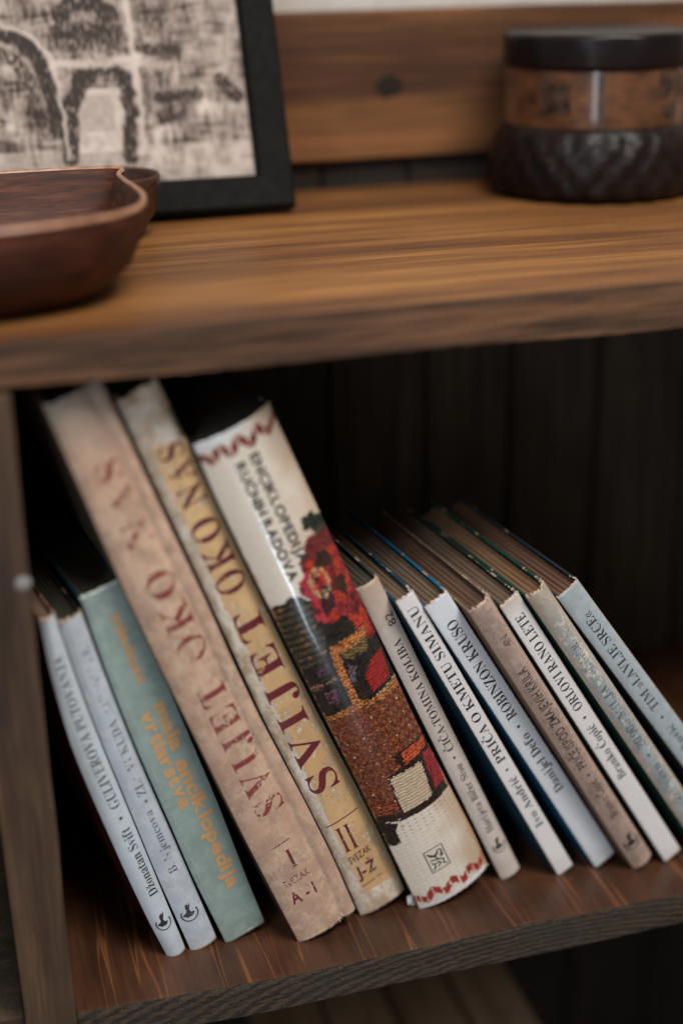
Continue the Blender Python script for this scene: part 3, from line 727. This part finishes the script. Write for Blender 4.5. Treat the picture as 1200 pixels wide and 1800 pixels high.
# ------------------------------------------------------------ the shelf unit
ZS = .3577
w_top = wood('stained_pine_top', srgb(78, 47, 25), srgb(126, 81, 42), srgb(182, 128, 68), 'X', 30, .5, seed=3, coat=.1, bumps=.35, bands=14, bandk=.45)
w_edge = wood('sawn_edge', srgb(44, 31, 23), srgb(88, 62, 45), srgb(128, 90, 62), 'X', 45, .75, seed=9, bumps=.8, bands=90)
w_post = wood('grey_brown_post', srgb(50, 37, 28), srgb(88, 67, 50), srgb(134, 104, 76), 'Z', 40, .55, seed=5, bumps=.5)
w_back = wood('dark_back_boards', srgb(38, 31, 24), srgb(70, 59, 46), srgb(96, 80, 62), 'Z', 40, .75, seed=8, bumps=.5)
w_rail = wood('orange_brown_rail', srgb(52, 31, 18), srgb(98, 62, 36), srgb(146, 98, 58), 'X', 26, .6, seed=12, bumps=.4, contrast=.8, bands=40, bandk=.8)
w_dark = wood('dark_batten', srgb(20, 16, 13), srgb(44, 34, 26), srgb(64, 50, 38), 'X', 40, .7, seed=21)
w_under = wood('shaded_under_boards', srgb(20, 15, 12), srgb(36, 27, 21), srgb(50, 38, 29), 'Z', 40, .8, seed=23)  # darker copy of the back boards, shade below the deck put into the colour
w_low = wood('lower_boards', srgb(130, 102, 78), srgb(194, 160, 128), srgb(216, 186, 152), 'Y', 40, .7, seed=15)

def board(name, x0, x1, y0, y1, zt, zb, mt, mf, parent=None, nx=160, ny=20, rough=.0004, **k):
    """plank with a slightly uneven, rough sawn front edge; top and front carry their own grain"""
    V, Fc, M = [], [], []
    rows = [('f', 0), ('f', .25), ('f', .5), ('f', .75)]
    nf = 6
    for i in range(nx+1):
        x = x0+(x1-x0)*i/nx
        T, B = zt(x), zb(x)
        for j in range(nf+1):
            z = B+(T-B)*j/nf
            e = rough*(noise.noise(Vector((x*38, z*330, 1)))+.5*noise.noise(Vector((x*120, z*190, 4))))
            if j == nf: e = abs(e)*.6+.0005
            if j == nf: z -= .0002
            V.append((x, y0+e, z + (rough*1.6*noise.noise(Vector((x*120, 3, 2))) if j == 0 else 0)))
        for j in range(1, ny+1): 
            y = y0+(y1-y0)*(j/ny)**1.6
            V.append((x, y, T))
        V.append((x, y1, B))
    c = nf+1+ny+1
    for i in range(nx):
        for j in range(c-1):
            a = i*c+j; Fc.append((a, a+c, a+c+1, a+1)); M.append(1 if j < nf else 0)
        a = i*c; Fc.append((a, a+c-1, a+2*c-1, a+c)); M.append(0)
    Fc.append(tuple(range(c-1, -1, -1))); M.append(1); Fc.append(tuple(nx*c+j for j in range(c))); M.append(1)
    o = mesh(name, V, Fc, mt, parent, **k); o.data.materials.append(mf)
    for p, m_ in zip(o.data.polygons, M): p.material_index = m_
    return o

unit = empty('wooden_shelf_unit', (0, 0, 0), label='dark stained wooden shelf unit of boards holding the books and the upper ornaments', cat='shelf')
board('upper_shelf_board', -.40, .56, 0, .337, lambda x: ZS+.0006*math.sin(x*9+1), lambda x: .3362-.006*(x+.0)+.0004*math.sin(x*31), w_top, w_edge, unit, rough=.0005)

# lower deck: planed top with pale ridges running front to back, end grain at the front
n = N('stained_deck'); x, y, z = n.sep()
wr = n.noise(22, n.map((1, .22, 1)), 2)
xx = n.math('MULTIPLY_ADD', wr, .007, x)
cmb = n.t.nodes.new('ShaderNodeCombineXYZ'); n.link(xx, cmb.inputs[0])
n.link(n.math('MULTIPLY', y, .05), cmb.inputs[1])
str_ = n.noise(80, cmb.outputs[0], 2, .4); st2 = n.noise(210, cmb.outputs[0], 3, .6)
c = n.ramp(n.noise(26, n.map((1, .35, 1)), 4), [(.3, srgb(46, 28, 19)), (.7, srgb(88, 55, 35))])
c = n.mix(n.ramp(str_, [(.555, 0.0), (.580, .38), (.586, .5), (.60, 0.0)]), c, srgb(150, 96, 58))
c = n.mix(n.ramp(st2, [(.36, .35), (.56, 0.0)]), c, srgb(44, 27, 18))
pv = n.noise(1, n.map((900, 16, 900)), 3, .6); c = n.mix(n.ramp(pv, [(.52, 0.0), (.66, .35)]), c, srgb(34, 20, 13))
nb = n.bump(str_, .5, .003); nb = n.bump(st2, .4, .0008, nb)
deckm = n.fin(c, n.ramp(st2, [(.3, .36), (.7, .55)]), nb, .45, .15)
n = N('end_grain'); 
v = n.map((1, 1, 1), loc=(-.12, 0, .16))
rings = n.wave(30, n.map((.8, 1, 3.4), loc=(-.10, 0, .12)), 4.5, 'RINGS', 'Y', 5.0, 5)
sp_ = n.noise(850, n.map((1, 1, .6)), 3, .8); bg_ = n.noise(45, None, 5)
c = n.ramp(rings, [(.15, srgb(42, 34, 27)), (.8, srgb(74, 61, 48))]); c = n.mix(n.ramp(bg_, [(.35, 0.0), (.7, .6)]), c, srgb(50, 50, 47))
c = n.mix(n.ramp(sp_, [(.60, 0.0), (.68, .7)]), c, srgb(126, 104, 78)); c = n.mix(n.ramp(n.noise(600, n.map((.5, 1, 1), loc=(4, 4, 4)), 3, .8), [(.56, 0.0), (.66, .7)]), c, srgb(20, 17, 15))
nb = n.bump(rings, .35, .001); nb = n.bump(sp_, .7, .0006, nb)
endm = n.fin(c, .8, nb, .3)
zt = lambda x: .004*max(0, min(1, (-x-.03)/.11))+.0014*math.exp(-((x-.115)/.05)**2)
board('lower_shelf_board', -.1405, .56, 0, .288, zt, lambda x: -.0200+.0004*math.sin(x*40)+.002*max(0, min(1, (-x-.03)/.11)), deckm, endm, unit, nx=260, rough=.00022)
board('side_shelf_board', -.42, -.1672, .004, .288, lambda x: .006, lambda x: -.016, w_back, w_edge, unit, nx=40)
# upright post / side panel between the compartments
box('upright_panel', (-.1668, -.0025, -.42), (-.1412, .287, .3350), w_post, unit, bev=.0012, cuts=40, jit=.0009)
# vertical boards of the back, each its own piece
xs = [-.42, -.35, -.275, -.21, -.143, -.070, .008, .082, .150, .2135, .280, .352, .42, .49, .56]
for i in range(len(xs)-1):
    g = random.uniform(.0012, .0022); yo = random.uniform(0, .003)
    box('back_board', (xs[i]+g, .2895+yo, -.020), (xs[i+1]-g, .3035+yo, .3340), w_back, unit, bev=.0015, cuts=12, jit=.0008)
    box('back_board', (xs[i]+g, .2905+yo, -.45), (xs[i+1]-g, .3035+yo, -.0215), w_under, unit, bev=.0015, cuts=8, jit=.0008)
# low batten and rail at the back of the upper shelf
xs2 = [-.40, -.16, .094, .155, .40, .56]
for i in range(len(xs2)-1):
    box('back_batten', (xs2[i]+.001, .339+random.uniform(0, .003), .345), (xs2[i+1]-.001, .352, .3790), w_dark, unit, bev=.001)
rail = box('back_rail', (-.42, .3345, .3770), (.70, .3520, .4712), w_rail, unit, bev=.0015, cuts=30, jit=.0006)
# a knot in the rail
n = N('knot_wood'); k_ = n.wave(900, n.map((1, 1, 1.5), loc=(0, 0, 0)), 1.5, 'RINGS', 'Y'); KN = n.fin(n.ramp(k_, [(.1, srgb(12, 7, 5)), (.9, srgb(34, 20, 13))]), .5)
bm = bmesh.new(); bmesh.ops.create_circle(bm, cap_ends=True, segments=20, radius=1)
for v in bm.verts: v.co = Vector((v.co.x*.0095*(1+.2*noise.noise(v.co*3)), -.0006*(1-v.co.length), v.co.y*.0068*(1+.2*noise.noise(v.co*2))))
o = frombm('knot', bm, KN, unit); o.location = (.1395, .3338, .4235); 
# white cap covering a screw in the post
n = N('white_plastic'); WP = n.fin((.24, .235, .23, 1), .5)
lathe('screw_cap', [(.0001, .0009), (.0018, .0009), (.0030, .0007), (.0037, .0003), (.0039, 0)], WP, unit, seg=24)
o = bpy.data.objects['screw_cap']; o.location = (-.1445, -.0025, .2470); o.rotation_euler = (R(90), 0, 0)
# boards of the shelf below
tier = [(-.010, .0390), (.0440, .0865), (.0915, .1350), (.1400, .1815)]
for i, (a, c_) in enumerate(tier):
    box('bottom_board', (a, .03, -.2150+random.uniform(0, .001)), (c_, .286, -.2000+[0, .001, -.001, .0005][i]), w_low, unit, bev=.0015, cuts=8, jit=.0006)
box('unseen_outer_panel', (.5605, -.0025, -.42), (.585, .305, .3335), w_post, unit, bev=.001)  # unseen end panel, put in to keep side light out of the compartment
box('unseen_outer_panel', (-.4450, -.0025, -.42), (-.4210, .305, .3335), w_post, unit, bev=.001)
box('base_board', (-.42, .004, -.4480), (.56, .286, -.4280), w_back, unit, bev=.001)

n = N('wall_plaster'); wl = n.noise(60, None, 5); WALL = n.fin(n.ramp(wl, [(.3, (.50, .47, .43, 1)), (.7, (.58, .55, .51, 1))]), .9, n.bump(wl, .3, .002))
box('plaster_wall', (-1.6, .362, -.9), (1.9, .42, 1.6), WALL, kind='structure')
n = N('room_floor'); FL = n.fin(n.ramp(n.noise(3, n.map((1, 8, 1))), [(.3, srgb(70, 48, 34)), (.7, srgb(105, 75, 52))]), .5)
box('floor', (-1.6, -2.6, -.95), (1.9, .361, -.905), FL, kind='structure')

# ------------------------------------------------------------ picture in a black frame, leaning on the rail
n = N('black_frame'); f_ = n.noise(200, n.map((1, 1, 1)), 3); FRM = n.fin(n.ramp(f_, [(.3, (.005, .005, .0045, 1)), (.7, (.010, .0095, .0085, 1))]), .75, None, .12)
FW, FH, FB = .230, .280, .0215
fr = empty('picture_frame', (.0525-FW, .262, .3592), (-R(20), 0, 0), label='black framed engraving of a town with arches, leaning at the back of the upper shelf', cat='picture')
pr = [(0, 0), (FB, 0), (FB, .006), (FB-.002, .011), (.002, .013), (0, .011)]   # bar profile: across, depth
def bar(p0, p1, inward, name):
    d = (Vector(p1)-Vector(p0)); L_ = d.length; d.normalize(); V = []
    for e, base in ((0, Vector(p0)), (1, Vector(p1))):
        for a, dep in pr:
            q = base+Vector(inward)*a + (d*a if e == 0 else -d*a); V.append((q.x, -dep, q.y))
    k = len(pr); F_ = [(i, (i+1) % k, k+(i+1) % k, k+i) for i in range(k)]+[tuple(range(k-1, -1, -1)), tuple(range(k, 2*k))]
    bm = bmesh.new(); vv = [bm.verts.new(v) for v in V]
    for f in F_: bm.faces.new([vv[i] for i in f])
    bmesh.ops.recalc_face_normals(bm, faces=bm.faces[:]); frombm(name, bm, FRM, fr)
bar((0, 0), (FW, 0), (0, 1), 'frame_bar'); bar((FW, FH), (0, FH), (0, -1), 'frame_bar')
bar((FW, 0), (FW, FH), (-1, 0), 'frame_bar'); bar((0, FH), (0, 0), (1, 0), 'frame_bar')
box('backing', (.004, .0004, .004), (FW-.004, .003, FH-.004), FRM, fr)
gx, gz = 190, 190; V, Fc, cols = [], [], []
def segd(p, a, b):
    ax, az = a; bx, bz = b; L2 = (bx-ax)**2+(bz-az)**2 or 1e-9
    t = max(0, min(1, ((p[0]-ax)*(bx-ax)+(p[1]-az)*(bz-az))/L2)); return math.hypot(p[0]-ax-t*(bx-ax), p[1]-az-t*(bz-az))
STK = [('arch', 4.2, .75), ('arch2', 3.6, .45), ('door', 4.0, .66), ('roof', 4.6, .72), ('wall', 7.5, .55), ('r1', 4.5, .5), ('r2', 2.8, .66), ('r3', 3.0, .62), ('r4', 5, .3), ('r5', 4, .62), ('r6', 2.4, .45), ('r7', 6.5, .40)]
LGT = [('ln', 3.5, .8), ('t1', 3.2, .8), ('ln2', 2.2, .8)]
sof = .9
for j in range(gz+1):
    for i in range(gx+1):
        V.append((FB-.001+(FW-2*FB+.002)*i/gx, -.004, FB-.001+(FH-2*FB+.002)*j/gz))
for j in range(gz):
    for i in range(gx):
        a = j*(gx+1)+i; Fc.append((a, a+1, a+gx+2, a+gx+1))
        x_ = V[a][0]*1000-FW*1000; z_ = V[a][2]*1000
        q = (x_+2.5*nz3(x_, z_, .12, 1), z_+2.5*nz3(x_, z_, .12, 7))
        dk = .24+.42*nz3(x_, z_, .07, 3)+.62*abs(nz3(x_*1.4, z_*.45, .17, 5))+.5*abs(nz3(x_*.35, z_*1.3, .18, 6))
        if 43 > z_ : dk *= .6
        if x_ > -46 : dk *= .8
        if -128 < x_ < -97 and 40 < z_ < 78: dk = .12+.2*nz3(x_, z_, .2, 2)
        if -126 < x_ < -104 and 52 < z_ < 74: dk = .26+.1*nz3(x_, z_, .3, 2)
        for nm, w, s_ in STK:
            pl = SK[nm]; d = min(segd(q, pl[t], pl[t+1]) for t in range(len(pl)-1))
            if d < w*1.6: dk = max(dk, s_*(1.55+1.6*nz3(x_*1.5, z_*.5, .5, 9))*max(0, 1-(d/(w*1.6))**3))
        for nm, w, s_ in LGT:
            pl = SK[nm]; d = min(segd(q, pl[t], pl[t+1]) for t in range(len(pl)-1))
            if d < w: dk *= 1-s_*(1-(d/w)**2)
        dk = max(0, min(.97, 1.15*dk*(1+.25*(random.random()-.5))))
        c_ = (.60*(1-dk)**1.2+.03*dk, .52*(1-dk)**1.3+.024*dk, .47*(1-dk)**1.35+.021*dk, 1)
        cols.extend(c_*4)
n = N('engraving_print'); at = n.t.nodes.new('ShaderNodeAttribute'); at.attribute_name = 'print'; PRM = n.fin(at.outputs['Color'], .6, None, .15)
po = mesh('print', V, Fc, PRM, fr); ca = po.data.color_attributes.new('print', 'FLOAT_COLOR', 'CORNER'); ca.data.foreach_set('color', cols)

# ------------------------------------------------------------ carved wooden bowl with a pointed lip, front left
n = N('red_brown_bowl'); g = n.noise(30, n.map((1, 3, 10)), 5, .6, .5); g2 = n.noise(140, n.map((1, 2, 8)), 4)
c = n.ramp(g, [(.3, srgb(34, 17, 12)), (.55, srgb(74, 38, 25)), (.75, srgb(108, 60, 40))]); c = n.mix(n.ramp(g2, [(.4, 0.0), (.7, .4)]), c, srgb(60, 30, 22))
BOWL = n.fin(c, n.ramp(g2, [(.3, .5), (.7, .62)]), n.bump(g2, .2, .0004), .25)
n = N('bowl_rim'); RIM = n.fin(n.ramp(n.noise(120, n.map((1, 1, 4)), 4), [(.3, srgb(128, 84, 60)), (.7, srgb(188, 140, 108))]), .4, None, .5, .2)
ol = [(-.0615,.182),(-.0655,.160),(-.0655,.135),(-.0640,.105),(-.0650,.078),(-.0715,.052),(-.085,.033),(-.109,.019),(-.138,.011),(-.175,.012),(-.215,.035),(-.235,.08),(-.235,.13),(-.21,.17),(-.17,.19),(-.126,.190),(-.085,.189)]
def catmull(P_, k):
    out = []; n_ = len(P_)
    for i in range(n_):
        p0, p1, p2, p3 = [Vector(P_[(i+d) % n_]) for d in (-1, 0, 1, 2)]
        for s in range(k):
            t = s/k; out.append(.5*((2*p1)+(-p0+p2)*t+(2*p0-5*p1+4*p2-p3)*t*t+(-p0+3*p1-3*p2+p3)*t**3))
    return out
ring = catmull(ol, 8); cen = Vector((-.150, .105)); nr = len(ring)
bo = empty('wooden_bowl', (cen.x, cen.y, ZS+.0008), label='reddish brown carved wooden bowl with pointed lip and pale rim, left on the upper shelf', cat='bowl')
def bowl_part(name, prof, mt):
    V, Fc = [], []
    for s, z in prof:
        for p in ring:
            d = p-cen; q = d*s; V.append((q.x, q.y, z))
    for i in range(len(prof)-1):
        for j in range(nr):
            j2 = (j+1) % nr; Fc.append((i*nr+j, i*nr+j2, (i+1)*nr+j2, (i+1)*nr+j))
    return V, Fc
hB = .0430
V, Fc = bowl_part('b', [(.97, hB), (.945, hB-.004), (.90, hB*.62), (.80, hB*.30), (.6, .0075), (.3, .006), (.0, .006)], None)
V2, F2 = bowl_part('b', [(1.0, hB-.0006), (1.0, hB-.004), (.975, hB*.66), (.90, hB*.34), (.77, hB*.10), (.70, 0), (.0, 0)], None)
off = len(V); V += V2; Fc += [tuple(off+i for i in reversed(f)) for f in F2]
mesh('bowl_body', V, Fc, BOWL, bo, smooth=True)
V, Fc = bowl_part('r', [(.970, hB), (.975, hB+.0009), (.985, hB+.0012), (.996, hB+.0008), (1.0, hB-.0006)], None)
mesh('rim', V, [tuple(reversed(f)) for f in Fc], RIM, bo, smooth=True)
# small dark dish behind it
n = N('dark_dish'); DD = n.fin(n.ramp(n.noise(60, n.map((1, 1, 5)), 4), [(.3, srgb(34, 20, 15)), (.7, srgb(74, 44, 32))]), .4, None, .5)
lathe('small_dish', [(.0001, .004), (.016, .005), (.024, .014), (.0292, .033), (.0302, .0345), (.0312, .033), (.028, .014), (.018, .0), (.0001, 0)], DD, None, seg=48)
o = bpy.data.objects['small_dish']; o.location = (-.0660, .222, ZS+.0008); tag(o, 'small dark brown round dish half hidden behind the lip of the wooden bowl', 'dish')

# ------------------------------------------------------------ dark glass candle jar with an amber paper band
n = N('dark_plum_glass'); q = n.noise(50, None, 3); GL = n.fin(n.ramp(q, [(.3, (.005, .003, .003, 1)), (.7, (.014, .007, .006, 1))]), .4, n.bump(n.noise(160, None, 3), .5, .002), .22)
n = N('amber_band'); x, y, z = n.sep()
q = n.noise(70, n.map((1, 1, 1.3)), 4, .6); c = n.ramp(q, [(.3, srgb(64, 40, 26)), (.6, srgb(104, 68, 44)), (.75, srgb(132, 90, 60))])
AM = n.fin(c, .3, None, .5, .8); n.b.inputs['Coat Roughness'].default_value = .06
n = N('band_motif'); MO = n.fin(n.ramp(n.noise(150, None, 3), [(.35, (.018, .012, .010, 1)), (.65, (.075, .045, .03, 1))]), .3)
n = N('jar_lid'); LI = n.fin((.007, .004, .005, 1), .4, n.bump(n.noise(90), .2, .001), .3)
jar = empty('candle_jar', (.2580, .2690, ZS+.0008), label='dark plum glass jar with faceted base and amber band, right on the upper shelf', cat='jar')
fac = lambda k, amp: (lambda a, z, i: 1+amp*abs(math.sin(a*k/2)))
def hob(a, z, i): return 1+.050*abs(math.cos(a*12+(i % 4 >= 2)*math.pi/2))*(1 if 1 < i < 10 else 0)
lathe('faceted_base', [(.0001, 0), (.050, 0), (.054, .002), (.0565, .007), (.0550, .012), (.0565, .017), (.0545, .022), (.0550, .027), (.0525, .032), (.0520, .037), (.0500, .042), (.0488, .0445), (.0001, .0448)], GL, jar, seg=144, mod=hob)
lathe('picture_band', [(.0484, .0449), (.0488, .052), (.0488, .070), (.0486, .0795)], AM, jar, seg=96)
lathe('lid', [(.0484, .0796), (.0505, .0800), (.0510, .083), (.0508, .098), (.0498, .1004), (.0470, .1010), (.0001, .1006)], LI, jar, seg=96, mod=lambda a, z, i: 1-.022*abs(math.sin(a*6)) if 1 <= i <= 3 else 1)
jar.scale = (1.19, 1.19, .985)
def patch(a0, a1, z0, z1, jag=.2):
    V, Fc = [], []; k = 8
    for j in range(k+1):
        for i in range(k+1):
            u, v = i/k, j/k; a = a0+(a1-a0)*(u+jag*.4*nz3(u*3, v*4, 1, a0)); z = z0+(z1-z0)*(v+jag*.5*nz3(u*5, v*3, 1, a1))
            V.append((.0491*math.cos(a), .0491*math.sin(a), z))
    for j in range(k):
        for i in range(k): a = j*(k+1)+i; Fc.append((a, a+1, a+k+2, a+k+1))
    return V, Fc
for a0, a1, z0, z1 in [(-2.62, -2.28, .054, .071), (-1.30, -1.16, .062, .078), (-1.02, -.90, .062, .076), (-1.22, -1.02, .050, .058), (-1.14, -1.06, .066, .074), (-.6, -.3, .05, .07), (-2.0, -1.94, .047, .078)]:
    V, Fc = patch(a0, a1, z0, z1); mesh('motif', V, Fc, MO, jar)
